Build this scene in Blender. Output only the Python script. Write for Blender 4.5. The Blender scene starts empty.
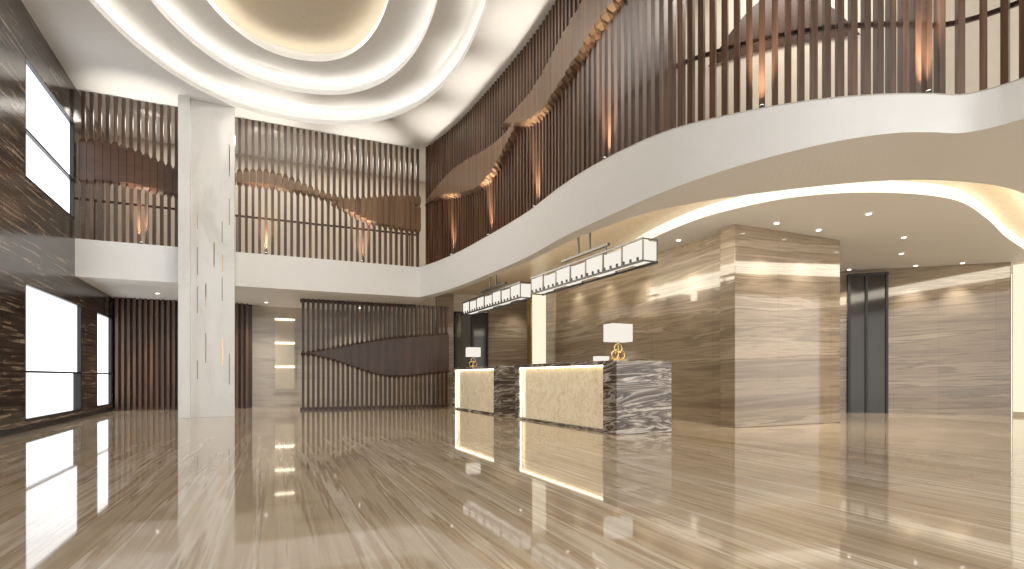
import bpy, math, random
from mathutils import Vector, Matrix
random.seed(3)
S = bpy.context.scene
V = Vector

# ---------------------------------------------------------------- materials
def new_mat(name):
    m = bpy.data.materials.new(name); m.use_nodes = True
    nt = m.node_tree
    return m, nt, nt.nodes["Principled BSDF"]

def ramp(nt, stops, interp='LINEAR'):
    r = nt.nodes.new('ShaderNodeValToRGB'); r.color_ramp.interpolation = interp
    el = r.color_ramp.elements
    while len(el) < len(stops): el.new(0.5)
    for e, (p, c) in zip(el, stops):
        e.position = p; e.color = (*c, 1)
    return r

def plain(name, col, rough=0.5, metal=0.0, var=0.04, scale=6.0):
    m, nt, b = new_mat(name)
    n = nt.nodes.new('ShaderNodeTexNoise'); n.inputs['Scale'].default_value = scale
    n.inputs['Detail'].default_value = 3
    g = nt.nodes.new('ShaderNodeNewGeometry')
    nt.links.new(g.outputs['Position'], n.inputs['Vector'])
    lo = tuple(max(0, c*(1-var)) for c in col); hi = tuple(min(1, c*(1+var)) for c in col)
    r = ramp(nt, [(0.3, lo), (0.7, hi)])
    nt.links.new(n.outputs['Fac'], r.inputs['Fac'])
    nt.links.new(r.outputs['Color'], b.inputs['Base Color'])
    b.inputs['Roughness'].default_value = rough
    b.inputs['Metallic'].default_value = metal
    return m

def veined(name, stops, sc, rot=(0,0,0), scale=1.0, detail=8, dist=0.6, rough=0.1, ior=1.5,
           bump=0.0, joints=None, rghn=0.6, emit=0.0):
    m, nt, b = new_mat(name)
    g = nt.nodes.new('ShaderNodeNewGeometry')
    mp = nt.nodes.new('ShaderNodeMapping')
    mp.inputs['Scale'].default_value = sc
    vr = nt.nodes.new('ShaderNodeVectorRotate'); vr.rotation_type = 'EULER_XYZ'
    vr.inputs['Rotation'].default_value = rot
    nt.links.new(g.outputs['Position'], vr.inputs['Vector'])
    nt.links.new(vr.outputs['Vector'], mp.inputs['Vector'])
    n = nt.nodes.new('ShaderNodeTexNoise')
    n.inputs['Scale'].default_value = scale; n.inputs['Detail'].default_value = detail
    n.inputs['Roughness'].default_value = rghn; n.inputs['Distortion'].default_value = dist
    nt.links.new(mp.outputs['Vector'], n.inputs['Vector'])
    r = ramp(nt, stops)
    nt.links.new(n.outputs['Fac'], r.inputs['Fac'])
    out = r.outputs['Color']
    if joints:
        w, h, mort, strength, plane = joints
        sp = nt.nodes.new('ShaderNodeSeparateXYZ'); nt.links.new(g.outputs['Position'], sp.inputs[0])
        cb = nt.nodes.new('ShaderNodeCombineXYZ')
        if plane == 'floor':
            nt.links.new(sp.outputs['X'], cb.inputs['X']); nt.links.new(sp.outputs['Y'], cb.inputs['Y'])
        else:
            ma = nt.nodes.new('ShaderNodeMath'); ma.operation = 'MULTIPLY_ADD'
            nt.links.new(sp.outputs['Y'], ma.inputs[0]); ma.inputs[1].default_value = -0.8
            nt.links.new(sp.outputs['X'], ma.inputs[2])
            nt.links.new(ma.outputs[0], cb.inputs['X']); nt.links.new(sp.outputs['Z'], cb.inputs['Y'])
        bk = nt.nodes.new('ShaderNodeTexBrick')
        nt.links.new(cb.outputs[0], bk.inputs['Vector'])
        bk.inputs['Scale'].default_value = 1
        bk.inputs['Brick Width'].default_value = w; bk.inputs['Row Height'].default_value = h
        bk.inputs['Mortar Size'].default_value = mort
        bk.offset = 0.0 if plane != 'stack' else 0.5
        bk.inputs['Color1'].default_value = (1,1,1,1)
        bk.inputs['Color2'].default_value = (0.9,0.9,0.9,1) if plane != 'stack' else (0.35,0.33,0.31,1)
        k = 1-strength
        bk.inputs['Mortar'].default_value = (k,k,k,1)
        mx = nt.nodes.new('ShaderNodeMix'); mx.data_type = 'RGBA'; mx.blend_type = 'MULTIPLY'
        mx.inputs['Factor'].default_value = 1
        nt.links.new(out, mx.inputs['A']); nt.links.new(bk.outputs['Color'], mx.inputs['B'])
        out = mx.outputs['Result']
    nt.links.new(out, b.inputs['Base Color'])
    b.inputs['Roughness'].default_value = rough
    b.inputs['IOR'].default_value = ior
    if emit:
        nt.links.new(out, b.inputs['Emission Color']); b.inputs['Emission Strength'].default_value = emit
    if bump:
        bp = nt.nodes.new('ShaderNodeBump'); bp.inputs['Strength'].default_value = bump
        bp.inputs['Distance'].default_value = 0.02
        src = n.outputs['Fac']
        nt.links.new(src, bp.inputs['Height']); nt.links.new(bp.outputs['Normal'], b.inputs['Normal'])
    return m

def glow(name, col, strength):
    m = bpy.data.materials.new(name); m.use_nodes = True; nt = m.node_tree
    nt.nodes.clear()
    e = nt.nodes.new('ShaderNodeEmission'); o = nt.nodes.new('ShaderNodeOutputMaterial')
    n = nt.nodes.new('ShaderNodeTexNoise'); n.inputs['Scale'].default_value = 2
    r = ramp(nt, [(0.0, tuple(c*0.97 for c in col)), (1.0, col)])
    nt.links.new(n.outputs['Fac'], r.inputs['Fac']); nt.links.new(r.outputs['Color'], e.inputs['Color'])
    e.inputs['Strength'].default_value = strength
    nt.links.new(e.outputs[0], o.inputs[0])
    return m

M_white = plain('plaster_white', (0.82,0.818,0.81), 0.6, var=0.01)
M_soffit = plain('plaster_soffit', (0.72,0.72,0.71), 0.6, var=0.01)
M_cream = plain('plaster_cream', (0.70,0.635,0.54), 0.6, var=0.03)
M_dome = plain('plaster_dome_gold', (0.66,0.57,0.44), 0.5, var=0.03)
M_black = plain('black_metal', (0.02,0.02,0.022), 0.35, 0.3)
M_dark = plain('dark_glass', (0.035,0.033,0.03), 0.08)
M_groove = plain('groove_grey', (0.30,0.29,0.27), 0.4)
M_goldm = plain('brass', (0.72,0.52,0.25), 0.25, 1.0)
M_lampshade = glow('lampshade_fabric', (1.0,0.93,0.82), 0.95)
M_floor = veined('floor_marble', [(0.28,(0.27,0.19,0.115)),(0.40,(0.44,0.345,0.235)),(0.47,(0.55,0.45,0.33)),(0.505,(0.37,0.275,0.18)),(0.535,(0.66,0.575,0.46)),(0.58,(0.46,0.365,0.26)),(0.66,(0.56,0.46,0.34)),(0.75,(0.41,0.315,0.21))],
                 (2.4,0.07,1), rot=(0,0,math.radians(2)), scale=1.3, detail=8, dist=0.10, rough=0.04, ior=1.75,
                 joints=(2.4,1.6,0.005,0.15,'floor'))
M_trav = veined('travertine_wall', [(0.25,(0.145,0.11,0.076)),(0.40,(0.225,0.175,0.126)),(0.48,(0.295,0.236,0.172)),(0.53,(0.20,0.156,0.112)),(0.58,(0.37,0.305,0.232)),(0.66,(0.245,0.194,0.144)),(0.75,(0.31,0.25,0.188))],
                (0.12,0.12,2.6), rot=(0.03,0.03,0), scale=1.6, detail=10, dist=0.35, rough=0.045, ior=1.6, joints=(1.6,1.35,0.005,0.25,'wall'))
M_beige = veined('beige_marble_panel', [(0.3,(0.38,0.33,0.27)),(0.55,(0.56,0.50,0.42)),(0.75,(0.48,0.425,0.35))],
                 (0.4,0.4,2.5), scale=1.5, rough=0.12)
M_stone = veined('stacked_dark_stone', [(0.36,(0.018,0.012,0.008)),(0.46,(0.06,0.042,0.030)),(0.54,(0.12,0.088,0.062)),(0.64,(0.36,0.275,0.20))],
                 (0.4,0.4,8), scale=2.2, detail=9, dist=0.4, rough=0.14, bump=0.12, ior=1.7, joints=(0.6,0.10,0.012,0.85,'stack'))
M_dkmarble = veined('banded_marble', [(0.30,(0.04,0.030,0.026)),(0.42,(0.12,0.095,0.08)),(0.46,(0.46,0.42,0.38)),(0.495,(0.06,0.047,0.04)),(0.55,(0.20,0.165,0.145)),(0.60,(0.66,0.62,0.58)),(0.65,(0.08,0.062,0.05))],
                    (0.4,0.4,3.2), rot=(0.08,0.06,0), scale=1.3, detail=5, dist=1.2, rough=0.08)
M_onyx = veined('onyx_panel', [(0.35,(0.64,0.52,0.34)),(0.46,(0.78,0.68,0.49)),(0.5,(0.68,0.56,0.38)),(0.54,(0.82,0.73,0.56)),(0.7,(0.76,0.66,0.47))],
                (1,1,1), scale=6, detail=7, dist=1.2, rough=0.15, emit=0.22)  # golden backlit glow painted in as emission, no lamp behind the panel
M_colm = veined('white_marble', [(0.3,(0.64,0.63,0.615)),(0.5,(0.74,0.735,0.72)),(0.7,(0.77,0.765,0.755))],
                (1.2,1.2,0.4), scale=1.4, dist=1.0, rough=0.12)
M_wood = veined('walnut_slat', [(0.3,(0.045,0.020,0.011)),(0.5,(0.095,0.046,0.025)),(0.7,(0.19,0.102,0.057))],
                (5,5,0.25), scale=1.6, detail=5, rough=0.35)
M_woodd = veined('walnut_dark', [(0.3,(0.032,0.014,0.008)),(0.5,(0.060,0.028,0.017)),(0.7,(0.09,0.046,0.029))],
                (5,5,0.3), scale=1.6, detail=5, rough=0.35)
M_woodp = veined('walnut_panel', [(0.3,(0.05,0.022,0.012)),(0.7,(0.10,0.048,0.028))],
                (0.8,0.8,4), scale=1.6, detail=5, rough=0.35)
M_tan = veined('walnut_light_slat', [(0.3,(0.13,0.070,0.035)),(0.7,(0.24,0.145,0.078))],
                (5,5,0.3), scale=1.6, detail=5, rough=0.4)
M_goldc = veined('gold_leaf_ceiling', [(0.3,(0.62,0.51,0.35)),(0.5,(0.70,0.59,0.42)),(0.7,(0.76,0.66,0.50))],
                (1,1,1), scale=9, detail=8, dist=0.5, rough=0.35)
M_cove = glow('cove_led', (1.0,0.95,0.85), 5.0)
M_covew = glow('cove_led_warm', (1.0,0.90,0.72), 10.0)
M_led = glow('led_strip', (1.0,0.87,0.63), 6.0)
M_pane = glow('window_daylight', (0.97,0.985,1.0), 2.2)
M_strip = glow('lit_onyx', (1.0,0.88,0.66), 1.1)
M_spot = glow('downlight_lens', (1.0,0.95,0.85), 6.0)

# ---------------------------------------------------------------- mesh builder
class MB:
    def __init__(s): s.v=[]; s.f=[]; s.m=[]; s.mats=[]
    def mi(s, mat):
        if mat not in s.mats: s.mats.append(mat)
        return s.mats.index(mat)
    def face(s, pts, mat):
        i=len(s.v); s.v += [tuple(p) for p in pts]; s.f.append(list(range(i,i+len(pts)))); s.m.append(s.mi(mat))
    def hexa(s, p, mat):
        i=len(s.v); s.v += [tuple(q) for q in p]
        for f in ((0,3,2,1),(4,5,6,7),(0,1,5,4),(1,2,6,5),(2,3,7,6),(3,0,4,7)):
            s.f.append([i+k for k in f]); s.m.append(s.mi(mat))
    def box(s,x0,x1,y0,y1,z0,z1,mat):
        s.hexa([(x0,y0,z0),(x1,y0,z0),(x1,y1,z0),(x0,y1,z0),(x0,y0,z1),(x1,y0,z1),(x1,y1,z1),(x0,y1,z1)],mat)
    def obox(s,c,t,lt,ln,z0,z1,mat):
        n=V((-t[1],t[0])); t=V(t); c=V(c)
        q=[c-t*lt/2-n*ln/2, c+t*lt/2-n*ln/2, c+t*lt/2+n*ln/2, c-t*lt/2+n*ln/2]
        s.hexa([(a.x,a.y,z0) for a in q]+[(a.x,a.y,z1) for a in q],mat)
    def slat(s,c,t,z0,z1,w0,d0,wfun,mat,mat2,w1,df,db,zs=None):
        """vertical fin whose width/depth swell where wfun(z)>0 (twisted wave band)"""
        c=V(c); t=V(t); n=V((-t.y,t.x))
        if zs is None: zs=[z0,z1]
        i=len(s.v)
        for z in zs:
            bb=wfun(z); w=w0+(w1-w0)*bb; f=-d0/2-df*bb; r=d0/2+db*bb
            for q in (c-t*w/2+n*f, c+t*w/2+n*f, c+t*w/2+n*r, c-t*w/2+n*r): s.v.append((q.x,q.y,z))
        for k in range(len(zs)-1):
            m=mat2 if (wfun(zs[k])+wfun(zs[k+1]))>0.8 else mat
            for a in range(4):
                e=(a+1)%4
                s.f.append([i+4*k+a,i+4*k+e,i+4*k+4+e,i+4*k+4+a]); s.m.append(s.mi(m))
        l=i+4*(len(zs)-1)
        s.f.append([i+3,i+2,i+1,i]); s.m.append(s.mi(mat)); s.f.append([l,l+1,l+2,l+3]); s.m.append(s.mi(mat))
    def strip(s,A,B,mat):
        i=len(s.v); n=len(A); s.v += [tuple(p) for p in A]+[tuple(p) for p in B]
        for k in range(n-1):
            s.f.append([i+k,i+k+1,i+n+k+1,i+n+k]); s.m.append(s.mi(mat))
    def prism(s,pts,z0,z1,mat,matside=None):
        i=len(s.v); n=len(pts)
        s.v += [(p[0],p[1],z0) for p in pts]+[(p[0],p[1],z1) for p in pts]
        s.f.append(list(range(i+n-1,i-1,-1))); s.m.append(s.mi(mat))
        s.f.append(list(range(i+n,i+2*n))); s.m.append(s.mi(mat))
        for k in range(n):
            j=(k+1)%n; s.f.append([i+k,i+j,i+n+j,i+n+k]); s.m.append(s.mi(matside or mat))
    def tube(s,p0,p1,r0,mat,r1=None,seg=14):
        r1=r0 if r1 is None else r1
        p0=V(p0);p1=V(p1);d=(p1-p0).normalized()
        a=d.orthogonal().normalized(); b=d.cross(a); i=len(s.v)
        for p,r in((p0,r0),(p1,r1)):
            for k in range(seg):
                t=2*math.pi*k/seg; s.v.append(tuple(p+a*r*math.cos(t)+b*r*math.sin(t)))
        for k in range(seg):
            j=(k+1)%seg; s.f.append([i+k,i+j,i+seg+j,i+seg+k]); s.m.append(s.mi(mat))
        s.f.append([i+k for k in range(seg)][::-1]); s.m.append(s.mi(mat))
        s.f.append([i+seg+k for k in range(seg)]); s.m.append(s.mi(mat))
    def torus(s,c,R,r,axis,mat,seg=28,ring=8):
        c=V(c); i=len(s.v)
        for a in range(seg):
            t=2*math.pi*a/seg
            for b in range(ring):
                u=2*math.pi*b/ring
                loc=V(((R+r*math.cos(u))*math.cos(t),r*math.sin(u),(R+r*math.cos(u))*math.sin(t)))
                if axis=='x': loc=V((loc.y,loc.x,loc.z))
                if axis=='z': loc=V((loc.x,loc.z,loc.y))
                s.v.append(tuple(c+loc))
        for a in range(seg):
            for b in range(ring):
                a2=(a+1)%seg;b2=(b+1)%ring
                s.f.append([i+a*ring+b,i+a2*ring+b,i+a2*ring+b2,i+a*ring+b2]); s.m.append(s.mi(mat))
    def done(s,name,smooth=False,bevel=0,fixn=True):
        me=bpy.data.meshes.new(name); me.from_pydata(s.v,[],s.f)
        for m in s.mats: me.materials.append(m)
        for p,k in zip(me.polygons,s.m): p.material_index=k
        if fixn:
            import bmesh
            bm=bmesh.new(); bm.from_mesh(me); bmesh.ops.recalc_face_normals(bm,faces=bm.faces); bm.to_mesh(me); bm.free()
        if smooth:
            for p in me.polygons: p.use_smooth=True
        o=bpy.data.objects.new(name,me); S.collection.objects.link(o)
        if bevel:
            md=o.modifiers.new('bevel','BEVEL'); md.width=bevel; md.segments=2; md.limit_method='ANGLE'
        return o

def catmull(pts, per=14, closed=False):
    P=[V(p) for p in pts]; n=len(P); out=[]
    rng=n if closed else n-1
    for i in range(rng):
        if closed: p0,p1,p2,p3=P[(i-1)%n],P[i],P[(i+1)%n],P[(i+2)%n]
        else: p0,p1,p2,p3=P[max(i-1,0)],P[i],P[i+1],P[min(i+2,n-1)]
        for k in range(per):
            t=k/per
            out.append(0.5*((2*p1)+(-p0+p2)*t+(2*p0-5*p1+4*p2-p3)*t*t+(-p0+3*p1-3*p2+p3)*t**3))
    if not closed: out.append(P[-1])
    return out
def resample(pts, step=None, n=None):
    L=[0]
    for a,b in zip(pts,pts[1:]): L.append(L[-1]+(b-a).length)
    tot=L[-1]
    if n is None: n=max(2,int(round(tot/step))+1)
    out=[];j=0
    for k in range(n):
        d=tot*k/(n-1)
        while j<len(L)-2 and L[j+1]<d: j+=1
        f=(d-L[j])/max(1e-9,L[j+1]-L[j]); out.append(pts[j].lerp(pts[j+1],f))
    return out,tot
def tangents(P):
    return [ (P[min(i+1,len(P)-1)]-P[max(i-1,0)]).normalized() for i in range(len(P))]
def offset(P,d):
    return [p+V((-t.y,t.x))*d for p,t in zip(P,tangents(P))]
def ss(t): t=min(1,max(0,t)); return t*t*(3-2*t)
sn=math.sin

XL=-3.85; YB=20.5; ZC=7.8; ZT=4.25; YE=16.2

# ---------------------------------------------------------------- floor
b=MB(); b.box(XL-0.2,21,-6,YB+0.2,-0.1,0,M_floor); b.done('floor')

# ---------------------------------------------------------------- left wall with window openings
wins=[(13.07,16.75,0.17,2.74,'l'),(18.2,19.9,0.17,2.74,'l'),(13.07,16.15,4.66,6.92,'u')]
b=MB()
ys=sorted({-6,YB}|{w[0] for w in wins}|{w[1] for w in wins}); zs=sorted({0,ZC+1}|{w[2] for w in wins}|{w[3] for w in wins})
for y0,y1 in zip(ys,ys[1:]):
    for z0,z1 in zip(zs,zs[1:]):
        ym=(y0+y1)/2; zm=(z0+z1)/2
        if any(w[0]<ym<w[1] and w[2]<zm<w[3] for w in wins): continue
        b.box(XL-0.25,XL,y0,y1,z0,z1,M_stone)
b.done('wall_left')
for i,(y0,y1,z0,z1,k) in enumerate(wins):
    b=MB(); xa=XL-0.06; f=0.055
    b.box(xa-0.04,xa-0.02,y0,y1,z0,z1,M_pane)
    b.box(xa-0.05,xa+0.06,y0,y0+f,z0,z1,M_black); b.box(xa-0.05,xa+0.06,y1-f,y1,z0,z1,M_black)
    b.box(xa-0.05,xa+0.06,y0,y1,z0,z0+f,M_black); b.box(xa-0.05,xa+0.06,y0,y1,z1-f*0.5,z1,M_black)
    zb_ = z0+0.93
    b.box(xa-0.05,xa+0.05,y0,y1,zb_-0.02,zb_+0.02,M_black)
    if k=='l' and y1-y0>2:
        ym=y1-0.35
        b.box(xa-0.05,xa+0.05,ym-0.02,ym+0.02,z0,zb_,M_black)
    b.done('window_%d'%(i+1))
b=MB(); b.box(XL,XL+0.02,-6,YB,0,0.1,M_black); b.done('baseboard_left')

# ---------------------------------------------------------------- back walls
b=MB(); b.box(XL,12,YB,YB+0.2,0,ZC+1,M_beige); b.done('wall_back')
b=MB(); b.box(XL,6.9,19.0,19.1,ZT,ZC,M_cream); b.done('wall_upper_back')

# ---------------------------------------------------------------- main ceiling with tiered recess
C=V((0.45,10.45))
def ringn(k,n=120):
    out=[]; th=math.radians(-8); e=2/2.25
    for i in range(n):
        a=2*math.pi*i/n; ca,sa=math.cos(a),math.sin(a)
        x=(3.5-k)*math.copysign(abs(ca)**e,ca); y=(5.5-k)*math.copysign(abs(sa)**e,sa)
        out.append(C+V((x*math.cos(th)-y*math.sin(th), x*math.sin(th)+y*math.cos(th))))
    return out
ring0=ringn(0)
xr0,xr1,yr0,yr1=XL,17.0,-1.5,YB
def rectpt(d):
    ts=[]
    if d.x>1e-9: ts.append((xr1-C.x)/d.x)
    if d.x<-1e-9: ts.append((xr0-C.x)/d.x)
    if d.y>1e-9: ts.append((yr1-C.y)/d.y)
    if d.y<-1e-9: ts.append((yr0-C.y)/d.y)
    return C+d*min(ts)
def ang(p): return math.atan2(p.y-C.y,p.x-C.x)
hole=sorted(ring0,key=ang)
items=[(ang(p),p,None) for p in hole]
for c in [(xr0,yr0),(xr1,yr0),(xr1,yr1),(xr0,yr1)]:
    a=ang(V(c)); 
    j=[k for k in range(len(hole)) if ang(hole[k])<=a]
    k0=j[-1] if j else len(hole)-1; k1=(k0+1)%len(hole)
    p0,p1=hole[k0],hole[k1]; d=V((math.cos(a),math.sin(a)))
    den=(p1-p0).x*d.y-(p1-p0).y*d.x
    u=((C-p0).x*d.y-(C-p0).y*d.x)/den if abs(den)>1e-9 else 0.5
    items.append((a,p0.lerp(p1,u),V(c)))
items.sort(key=lambda t:t[0]); items.append(items[0])
A=[(*p,ZC) for a,p,c in items]; B=[(*(c if c is not None else rectpt((p-C).normalized())),ZC) for a,p,c in items]
b=MB(); b.strip(A,B,M_white)
def closed3(P,z): return [(p.x,p.y,z) for p in P]+[(P[0].x,P[0].y,z)]
z=ZC; lip=0.12; rise=0.40; inset=0.80
for k in range(3):
    R=ringn(k*inset); Ro=ringn(k*inset-0.34)
    b.strip(closed3(R,z),closed3(R,z+lip),M_white)
    b.strip(closed3(R,z+lip),closed3(ringn(k*inset-0.06),z+lip),M_white)
    b.strip(closed3(ringn(k*inset-0.06),z+0.02),closed3(Ro,z+0.02),M_white)
    b.strip(closed3(ringn(k*inset-0.12),z+0.04),closed3(ringn(k*inset-0.24),z+0.04),M_cove)
    b.strip(closed3(Ro,z+0.02),closed3(Ro,z+rise),M_white)
    z+=rise
    if k<2:
        b.strip(closed3(Ro,z),closed3(ringn((k+1)*inset),z),M_white)
    else:
        P=Ro; b.face([(p.x,p.y,z) for p in P],M_dome)
b.done('ceiling',fixn=False)

# ---------------------------------------------------------------- column
b=MB()
b.box(-1.68,-0.48,15.75,16.15,0,ZC,M_colm)
b.box(-1.70,-1.45,15.62,15.80,0,ZC,M_colm)
random.seed(8)
for k in range(18):
    x=random.choice([-1.30,-1.12,-0.94,-0.76,-0.6]); z0=random.uniform(0.4,6.8); h=random.uniform(0.35,0.8)
    b.box(x-0.010,x+0.010,15.744,15.752,z0,z0+h,random.choice([M_goldm,M_groove,M_groove]))
b.done('column',bevel=0.006)

# ---------------------------------------------------------------- balcony slab
outer=catmull([(4.4,16.2),(4.68,14.8),(4.82,13),(4.86,10.1),(4.72,8.3),(4.72,7.1),(4.90,5.95),(5.28,5.24),(5.85,4.57),(6.45,4.12),(7.0,3.84),(7.36,3.70),(7.52,3.45),(7.62,3.0),(8.0,1.8),(8.8,0.2)],12)
inner=catmull([(4.75,16.4),(4.92,14.8),(5.02,13),(5.06,10.1),(4.96,8.4),(5.02,7.5),(5.30,6.8),(5.95,6.25),(6.9,5.7),(7.9,5.15),(8.9,4.7),(9.9,4.5),(10.8,4.55),(11.8,4.85),(14.5,5.6),(20,6.8)],12)
N=len(outer)
def zb(i):
    t=i/(N-1); t=min(1,max(0,(t-0.30)/0.35)); t=t*t*(3-2*t); return 3.36+0.44*t
def toward(o,i_,d):
    v=(o-i_); return i_+v.normalized()*min(d,v.length*0.9)
b=MB()
b.box(XL,4.4,YE,YB,3.36,ZT,M_white)
b.box(4.4,4.75,YE+0.2,YB,3.36,ZT-0.02,M_white)
b.box(4.4,4.75,YE,YE+0.2,3.36,3.4,M_white)
b.strip([(p.x,p.y,zb(i)) for i,p in enumerate(outer)],[(p.x,p.y,ZT) for p in outer],M_white)
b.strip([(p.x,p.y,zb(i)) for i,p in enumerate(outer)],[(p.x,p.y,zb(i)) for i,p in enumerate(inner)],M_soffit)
b.strip([(p.x,p.y,zb(i)) for i,p in enumerate(inner)],[(p.x,p.y,zb(i)+0.045) for i,p in enumerate(inner)],M_white)
near=[toward(o,i_,0.14) for o,i_ in zip(outer,inner)]
b.strip([(p.x,p.y,zb(i)+0.04) for i,p in enumerate(inner)],[(p.x,p.y,zb(i)+0.04) for i,p in enumerate(near)],M_white)
b.strip([(p.x,p.y,zb(i)+0.04) for i,p in enumerate(near)],[(p.x,p.y,4.2) for i,p in enumerate(near)],M_covew)
b.done('balcony_slab',fixn=False)
b=MB()
poly=[(p.x,p.y) for p in outer]+[(21,0.2),(21,YB),(4.75,YB),(4.75,16.4),(4.4,16.4)]
b.prism(poly,4.235,ZT-0.002,M_cream)
b.done('balcony_deck')
b=MB()
poly=[(p.x,p.y) for p in near]+[(20,YB),(4.75,YB)]
b.prism(poly,4.2,4.23,M_goldc)
b.done('ceiling_gold_cove')
edge=catmull([(8.75,13.6),(8.3,11.6),(7.85,10.0),(7.65,8.5),(7.75,7.5),(8.2,6.5),(9.2,5.8),(10.7,5.5),(12.6,5.9),(15,6.6),(20,7.8)],12)
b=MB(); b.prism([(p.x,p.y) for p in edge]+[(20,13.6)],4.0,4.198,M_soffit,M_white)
b.done('ceiling_lower')

# ---------------------------------------------------------------- slat screens on balcony (wave shaped into the slats)
ST=0.15
ZS=[ZT]+[ZT+0.1+k*0.06 for k in range(int((ZC-ZT-0.15)/0.06))]+[ZC-0.005]
def band(z,zc,h,soft=0.10): return ss((h-abs(z-zc))/soft) if h>0.01 else 0.0
b=MB()
bs,_=resample([V((XL+0.12,YE+0.2)),V((4.40,YE+0.2))],step=0.158)
for p in bs:
    x=p.x
    if x<-1.0:
        f=lambda z,x=x: band(z,6.02+0.16*sn((x+3.8)*1.7+0.6),0.45+0.1*sn((x+3.8)*1.1+1.4)); m2=M_woodp
    else:
        f=lambda z,x=x: max(band(z,6.12+0.17*sn((x+0.5)*1.35+0.6),0.20+0.06*sn((x+.5)*2)), 
                            band(z,5.78+0.08*sn(x),max(0,0.42*ss((x-1.6)/1.5)))); m2=M_tan
    b.slat(p,(1,0),ZT,ZC,0.07,0.10,f,M_wood,m2,0.152,0.06,0.06,ZS)
e0,Lo=resample(outer,step=ST); e0=e0[1:]; T=tangents(e0)
for k,(p,t) in enumerate(zip(e0,T)):
    s=(k+1)*ST; n=V((-t.y,t.x))
    def f(z,s=s):
        v=0
        for (a,c,zm,sl,th,amp,ph) in ((0.0,6.2,5.95,0.06,0.50,0.22,0.4),(4.6,11.2,6.35,0.03,0.48,0.24,2.6)):
            if a<s<c:
                u=(s-a)/(c-a); v=max(v,band(z,zm+sl*s+amp*sn(u*2*math.pi+ph),th*sn(math.pi*u)))
        return v
    b.slat(p+n*0.2,t,ZT,ZC,0.07,0.10,f,M_wood,M_tan,0.148,0.12,0.06,ZS)
b.done('balcony_slat_screen',fixn=False)
b=MB()
for zr in (5.28,):
    b.box(XL+0.02,4.42,YE+0.33,YE+0.37,zr-0.025,zr+0.025,M_woodd)
    r1=offset(outer,0.37); r2=offset(outer,0.41)
    for a_,c_,d_,e_ in zip(r1,r1[1:],r2,r2[1:]):
        b.hexa([(*a_,zr-0.025),(*c_,zr-0.025),(*e_,zr-0.025),(*d_,zr-0.025),(*a_,zr+0.025),(*c_,zr+0.025),(*e_,zr+0.025),(*d_,zr+0.025)],M_woodd)
q=resample(offset(outer,0.39),step=1.5)[0]
for p,t in zip(q,tangents(q)): b.obox(p,t,0.03,0.03,ZT,5.28,M_woodd)
for k in range(6): b.obox(V((XL+0.3+k*1.55,YE+0.35)),(1,0),0.03,0.03,ZT,5.28,M_woodd)
b.done('balcony_handrail',fixn=False)
uw=catmull([(6.9,19.0),(6.8,14),(6.7,10),(6.9,8),(7.6,6.6),(8.8,5.6),(10.5,4.8),(13,3.6),(17,1.5)],10)
b=MB(); u2=offset(uw,0.1)
b.prism([(p.x,p.y) for p in uw]+[(p.x,p.y) for p in reversed(u2)],ZT,ZC,M_cream)
b.done('wall_upper_right',fixn=True)
b=MB(); q,L=resample(offset(uw,-0.03),step=0.1)
n=len(q); i0=int(n*0.50); i1=int(n*0.60); qq=q[i0:i1]
b.strip([(p.x,p.y,6.35) for p in qq],[(p.x,p.y,6.35+0.9*sn(math.pi*k/(len(qq)-1))) for k,p in enumerate(qq)],M_woodd)
b.done('mountain_relief_panel',fixn=False)

def spot(name,loc,rot,energy,size,blend=0.6,col=(1,0.92,0.80),rad=0.03,parent=None):
    l=bpy.data.lights.new(name,'SPOT'); l.energy=energy; l.spot_size=math.radians(size); l.spot_blend=blend
    l.color=col; l.shadow_soft_size=rad
    o=bpy.data.objects.new(name,l); o.location=loc; o.rotation_euler=rot; S.collection.objects.link(o)
    if parent: o.parent=parent
    return o
def area(name,loc,rot,energy,sx,sy,col=(1,0.94,0.85)):
    l=bpy.data.lights.new(name,'AREA'); l.energy=energy; l.shape='RECTANGLE'; l.size=sx; l.size_y=sy; l.color=col
    o=bpy.data.objects.new(name,l); o.location=loc; o.rotation_euler=rot; S.collection.objects.link(o)
    return o
ups=[]
for x in (-2.55,0.25,2.75): ups.append((V((x,YE+0.06)),V((1,0))))
e1,L=resample(outer,step=0.05); te=tangents(e1)
for s in (1.9,4.2,6.6,9.2,11.6,13.4,15.6): 
    i=int(s/0.05); 
    if i<len(e1): ups.append((e1[i]+V((-te[i].y,te[i].x))*0.06,te[i]))
for p,t in ups:
    b=MB(); b.tube((p.x,p.y,ZT),(p.x,p.y,ZT+0.05),0.03,M_black); b.tube((p.x,p.y,ZT+0.05),(p.x,p.y,ZT+0.055),0.025,M_spot)
    o=b.done('balcony_uplight')
    spot('uplight_lamp',(p.x,p.y,ZT+0.07),(math.pi,0,0),520,50,1.0,(1,0.92,0.80),0.06,parent=o)

area('upper_fill_back',(0.5,17.8,ZC-0.06),(0,0,0),110,8,0.8)  # added fill to brighten the wall behind the slats, no fixture
area('upper_fill_side',(5.9,12.2,ZC-0.06),(0,0,0),110,0.8,9)  # added fill along the side gallery, no fixture
area('upper_fill_right',(7.3,5.6,ZC-0.06),(0,0,math.radians(-45)),90,3,0.8)  # added fill for the right end of the gallery, no fixture
area('dome_fill',(0.45,10.6,8.95),(0,0,0),330,3.0,5.0)  # added soft fill in the recess to brighten the hall, no fixture

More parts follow.
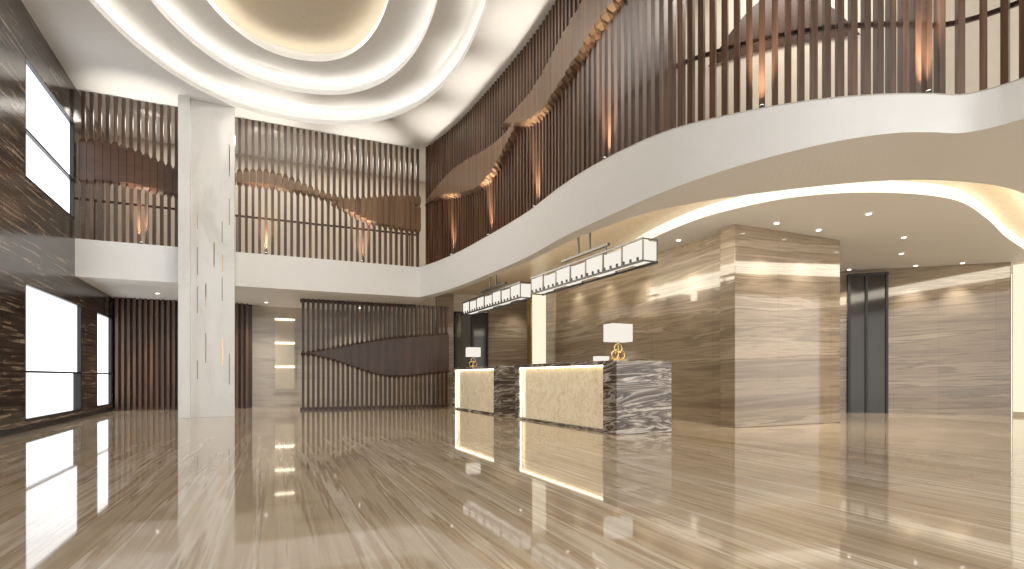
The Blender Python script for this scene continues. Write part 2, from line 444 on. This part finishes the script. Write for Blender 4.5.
# ---------------------------------------------------------------- lower slat screens with wave
b=MB()
yS=17.9
zsl=[0.0,0.5]+[0.8+k*0.05 for k in range(42)]+[3.0,3.36]
for k in range(32):
    x=1.30+0.145*k; t=(x-1.28)/4.56
    lo=1.66-0.66*ss(t/0.62)+0.14*ss((t-0.6)/0.4); hi=1.74+0.10*sn(t*5.2)+0.80*ss(t)
    f=lambda z,lo=lo,hi=hi: ss((min(z-lo,hi-z)+0.04)/0.08)
    b.slat(V((x,yS+0.05)),(1,0),0,3.36,0.072,0.10,f,M_woodd,M_woodd,0.144,0.04,0.0,zsl)
b.box(1.22,5.9,yS+0.10,yS+0.14,3.26,3.36,M_woodd); b.box(1.22,5.9,yS+0.10,yS+0.14,0,0.08,M_woodd)
b.done('slat_room_divider',fixn=False)
b=MB()
for k in range(26):
    x=XL+0.12+0.145*k; 
    if x>-0.15: break
    b.box(x-0.036,x+0.036,19.9,20.0,0,3.36,M_wood)
b.box(XL+0.02,-0.1,20.0,20.04,0,0.08,M_woodd); b.box(XL+0.02,-0.1,20.15,20.2,0,3.36,M_woodd)
b.done('slat_wall_panel')
b=MB()
b.box(0.55,1.25,YB-0.06,YB-0.001,0.5,3.0,M_beige)
for zz in (0.6,1.4,2.2): b.box(0.6,1.2,YB-0.08,YB-0.06,zz,zz+0.7,M_cream)
for zz in (1.33,2.13,2.93): b.box(0.6,1.2,YB-0.10,YB-0.06,zz,zz+0.03,M_led)
b.done('lit_wall_niche')

# ---------------------------------------------------------------- marble feature wall, block, right walls
b=MB(); b.box(8.8,9.05,8.57,16.5,0,4.19,M_trav); b.done('wall_reception')
b=MB(); b.box(8.54,11.64,8.16,8.55,0,3.998,M_trav); b.box(9.07,11.64,8.55,9.4,0,3.998,M_trav); b.done('marble_core_block',bevel=0.01)
b=MB(); b.box(8.38,8.9,16.7,16.95,0,4.19,M_strip); b.box(8.33,8.38,16.68,16.97,0,4.19,M_goldm); b.box(8.9,8.95,16.68,16.97,0,4.19,M_goldm)
b.done('lit_onyx_pillar')
b=MB()
b.box(8.3,10.6,YB-0.12,YB-0.001,0,4.19,M_trav); b.box(6.2,6.88,YB-0.12,YB-0.001,0,4.19,M_trav)
b.done('marble_cladding_back')
b=MB()
b.box(6.9,8.25,YB-0.18,YB-0.12,0,3.5,M_dark)
for x in (6.9,7.55,8.2): b.box(x,x+0.07,YB-0.22,YB-0.12,0,3.5,M_black)
b.box(6.9,8.27,YB-0.22,YB-0.12,3.43,3.5,M_black)
b.done('door_1')
b=MB(); b.box(10.6,10.8,16,YB,0,4.19,M_trav); b.done('wall_corridor_side')
pa=V((13.3,12.4)); pb=V((17.9,7.85)); d=(pb-pa).normalized(); nn=V((-d.y,d.x))
b=MB(); c=(pa+pb)/2+nn*0.15; b.obox(c,d,(pb-pa).length,0.3,0,3.998,M_trav); b.done('wall_right_angled')
b=MB()
c0=pa.lerp(pb,0.5)-nn*0.04
b.obox(c0,d,0.95,0.06,0,3.9,M_dark)
for k in (-0.47,-0.05,0.44): b.obox(c0+d*k-nn*0.03,d,0.06,0.1,0,3.9,M_black)
b.obox(c0-nn*0.03,d,0.97,0.1,3.84,3.9,M_black)
b.done('door_2')
b=MB(); b.box(17.9,18.2,3,7.84,0,3.998,M_cream); b.box(17.86,17.9,7.3,7.8,0.1,3.9,M_strip); b.done('wall_right')
b=MB(); b.box(11.3,14,12.3,12.5,0,3.998,M_trav); b.done('wall_right_back')

# ---------------------------------------------------------------- reception counters
def counter(y0,y1):
    b=MB(); X0,X1=5.66,6.86; H=1.29
    b.box(X0,X1,y0,y0+0.42,0,H,M_dkmarble)
    b.box(X0,X1,y1-0.22,y1,0,H,M_dkmarble)
    b.box(X0,X1,y0+0.42,y1-0.22,H-0.075,H,M_dkmarble)
    b.box(X0+0.10,X0+0.16,y0+0.42,y1-0.22,0.0,H-0.075,M_onyx)
    b.box(X0+0.02,X0+0.05,y0+0.42,y1-0.22,H-0.10,H-0.075,M_led)
    b.box(X0+0.04,X0+0.07,y1-0.25,y1-0.22,0.06,H-0.1,M_led)
    b.box(X0+0.04,X0+0.10,y0+0.42,y1-0.22,0,0.05,M_dkmarble)
    b.box(X1-0.5,X1-0.06,y0+0.42,y1-0.22,0.70,0.74,M_woodd)
    b.box(X1-0.1,X1-0.06,y0+0.42,y1-0.22,0,0.74,M_woodd)
    return b.done('reception_counter',bevel=0.006)
counter(8.03,12.2); counter(13.1,16.9)

def table_lamp(x,y,z,s=1.0):
    b=MB()
    b.box(x-0.16*s,x+0.16*s,y-0.08*s,y+0.08*s,z,z+0.03*s,M_goldm)
    b.torus((x-0.07*s,y,z+0.12*s),0.075*s,0.018*s,'y',M_goldm)
    b.torus((x+0.07*s,y,z+0.12*s),0.075*s,0.018*s,'y',M_goldm)
    b.torus((x,y,z+0.24*s),0.085*s,0.018*s,'y',M_goldm)
    b.torus((x,y+0.03*s,z+0.18*s),0.045*s,0.014*s,'y',M_goldm)
    b.tube((x,y,z+0.03*s),(x,y,z+0.42*s),0.012*s,M_goldm)
    w,dp,z0,z1=0.225*s,0.15*s,z+0.37*s,z+0.70*s; t=0.012*s
    b.box(x-w,x+w,y-dp,y-dp+t,z0,z1,M_lampshade); b.box(x-w,x+w,y+dp-t,y+dp,z0,z1,M_lampshade)
    b.box(x-w,x-w+t,y-dp,y+dp,z0,z1,M_lampshade); b.box(x+w-t,x+w,y-dp,y+dp,z0,z1,M_lampshade)
    b.box(x-w,x+w,y-0.01*s,y+0.01*s,z1-0.05*s,z1-0.04*s,M_goldm)
    b.tube((x,y,z1-0.05*s),(x,y,z1+0.02*s),0.008*s,M_goldm)
    return b.done('table_lamp')
table_lamp(6.2,8.75,1.292); table_lamp(5.95,15.8,1.292,0.85)
b=MB(); b.box(8.3,8.79,12.4,13.2,0,0.95,M_woodd); b.box(8.27,8.79,12.37,13.23,0.95,1.0,M_dkmarble); b.done('side_console',bevel=0.005)
table_lamp(8.52,12.8,1.002,0.8)

# ---------------------------------------------------------------- linear pendants
def pendant(y0,y1,x=6.2,z0=2.99,z1=3.38,w=0.15):
    b=MB(); n=7; L=(y1-y0)/n; zc=4.2
    for k in range(n):
        a=y0+k*L+0.012; c=y0+(k+1)*L-0.012; off=0.02 if k%2 else 0
        b.box(x-w+off,x+w-off,a,c,z0+0.04+off,z1-0.03-off,M_lampshade)
        for yy in (a,c):
            for xx in (x-w,x+w):
                b.box(xx-0.009,xx+0.009,yy-0.010,yy+0.010,z0,z1+0.01,M_black)
    for xx in (x-w-0.01,x+w+0.01):
        b.box(xx-0.010,xx+0.010,y0,y1,z1-0.015,z1+0.02,M_black)
        b.box(xx-0.010,xx+0.010,y0,y1,z0-0.01,z0+0.03,M_black)
    for k in range(21):
        yy=y0+0.12+(y1-y0-0.24)*k/20
        b.tube((x-w-0.03,yy,z0+0.03),(x-w-0.03,yy,z0+0.085),0.022,M_black,seg=8)
    for zz in (z0,z1-0.01):
        for yy in (y0,y1-0.03): b.box(x-w,x+w,yy,yy+0.015,zz,zz+0.025,M_black)
    ym=(y0+y1)/2
    b.box(x-0.03,x+0.03,ym-0.9,ym+0.9,z1+0.16,z1+0.21,M_black)
    for yy in (ym-0.8,ym+0.8): b.tube((x,yy,z1-0.02),(x,yy,z1+0.17),0.018,M_black)
    for xx in (x-w,x+w): 
        for yy in (ym-0.8,ym+0.8): b.box(min(x,xx),max(x,xx),yy-0.012,yy+0.012,z1-0.01,z1+0.015,M_black)
    for yy in (ym-0.22,ym+0.22): b.tube((x,yy,z1+0.18),(x,yy,zc-0.03),0.024,M_black)
    b.box(x-0.07,x+0.07,ym-0.35,ym+0.35,zc-0.055,zc-0.001,M_black)
    return b.done('linear_pendant_light')
pendant(7.8,12.1); pendant(12.7,17.0)

# ---------------------------------------------------------------- downlights
def downlight(x,y,z,energy=60,size=60,lamp=True,rot=(0,0,0)):
    b=MB(); b.tube((x,y,z-0.001),(x,y,z-0.02),0.065,M_white); b.tube((x,y,z-0.02),(x,y,z-0.025),0.045,M_spot)
    o=b.done('ceiling_downlight')
    if lamp: spot('downlight_lamp',(x,y,z-0.05),rot,energy,size,0.9,parent=o)
for y in (9.6,11.2,12.8,14.4): downlight(8.4,y,4.2 if y>11.7 else 4.0,180,75)
for x,y in ((9.2,7.75),(10.4,7.75)): downlight(x,y,4.0,160,80)
for x,y in ((10.2,6.6),(12.6,7.4),(14.2,8.4)): downlight(x,y,4.0,200,120)
for t in (0.42,0.66,0.82): 
    p=pa.lerp(pb,t)-nn*0.35; downlight(p.x,p.y,4.0,170,75)
for x,y in ((-2.5,18.4),(0.3,19.2),(3.2,19.4)): downlight(x,y,3.36,180,120)
downlight(9.4,YB-0.8,4.2,150,100); downlight(6.2,18.6,4.2,120,110)

# ---------------------------------------------------------------- world
w=bpy.data.worlds.new('world'); S.world=w; w.use_nodes=True
bg=w.node_tree.nodes['Background']; bg.inputs['Color'].default_value=(1.0,0.978,0.945,1); bg.inputs['Strength'].default_value=2.25

# ---------------------------------------------------------------- camera
cam=bpy.data.cameras.new('camera'); co=bpy.data.objects.new('camera',cam); S.collection.objects.link(co)
co.location=(0,0,1.0); co.rotation_euler=(math.radians(90),0,-math.radians(24.6))
cam.sensor_width=36; cam.lens=560/1024*36; cam.shift_y=92.5/1024; cam.clip_end=200
S.camera=co
S.view_settings.view_transform='Standard'
S.view_settings.exposure=0.0
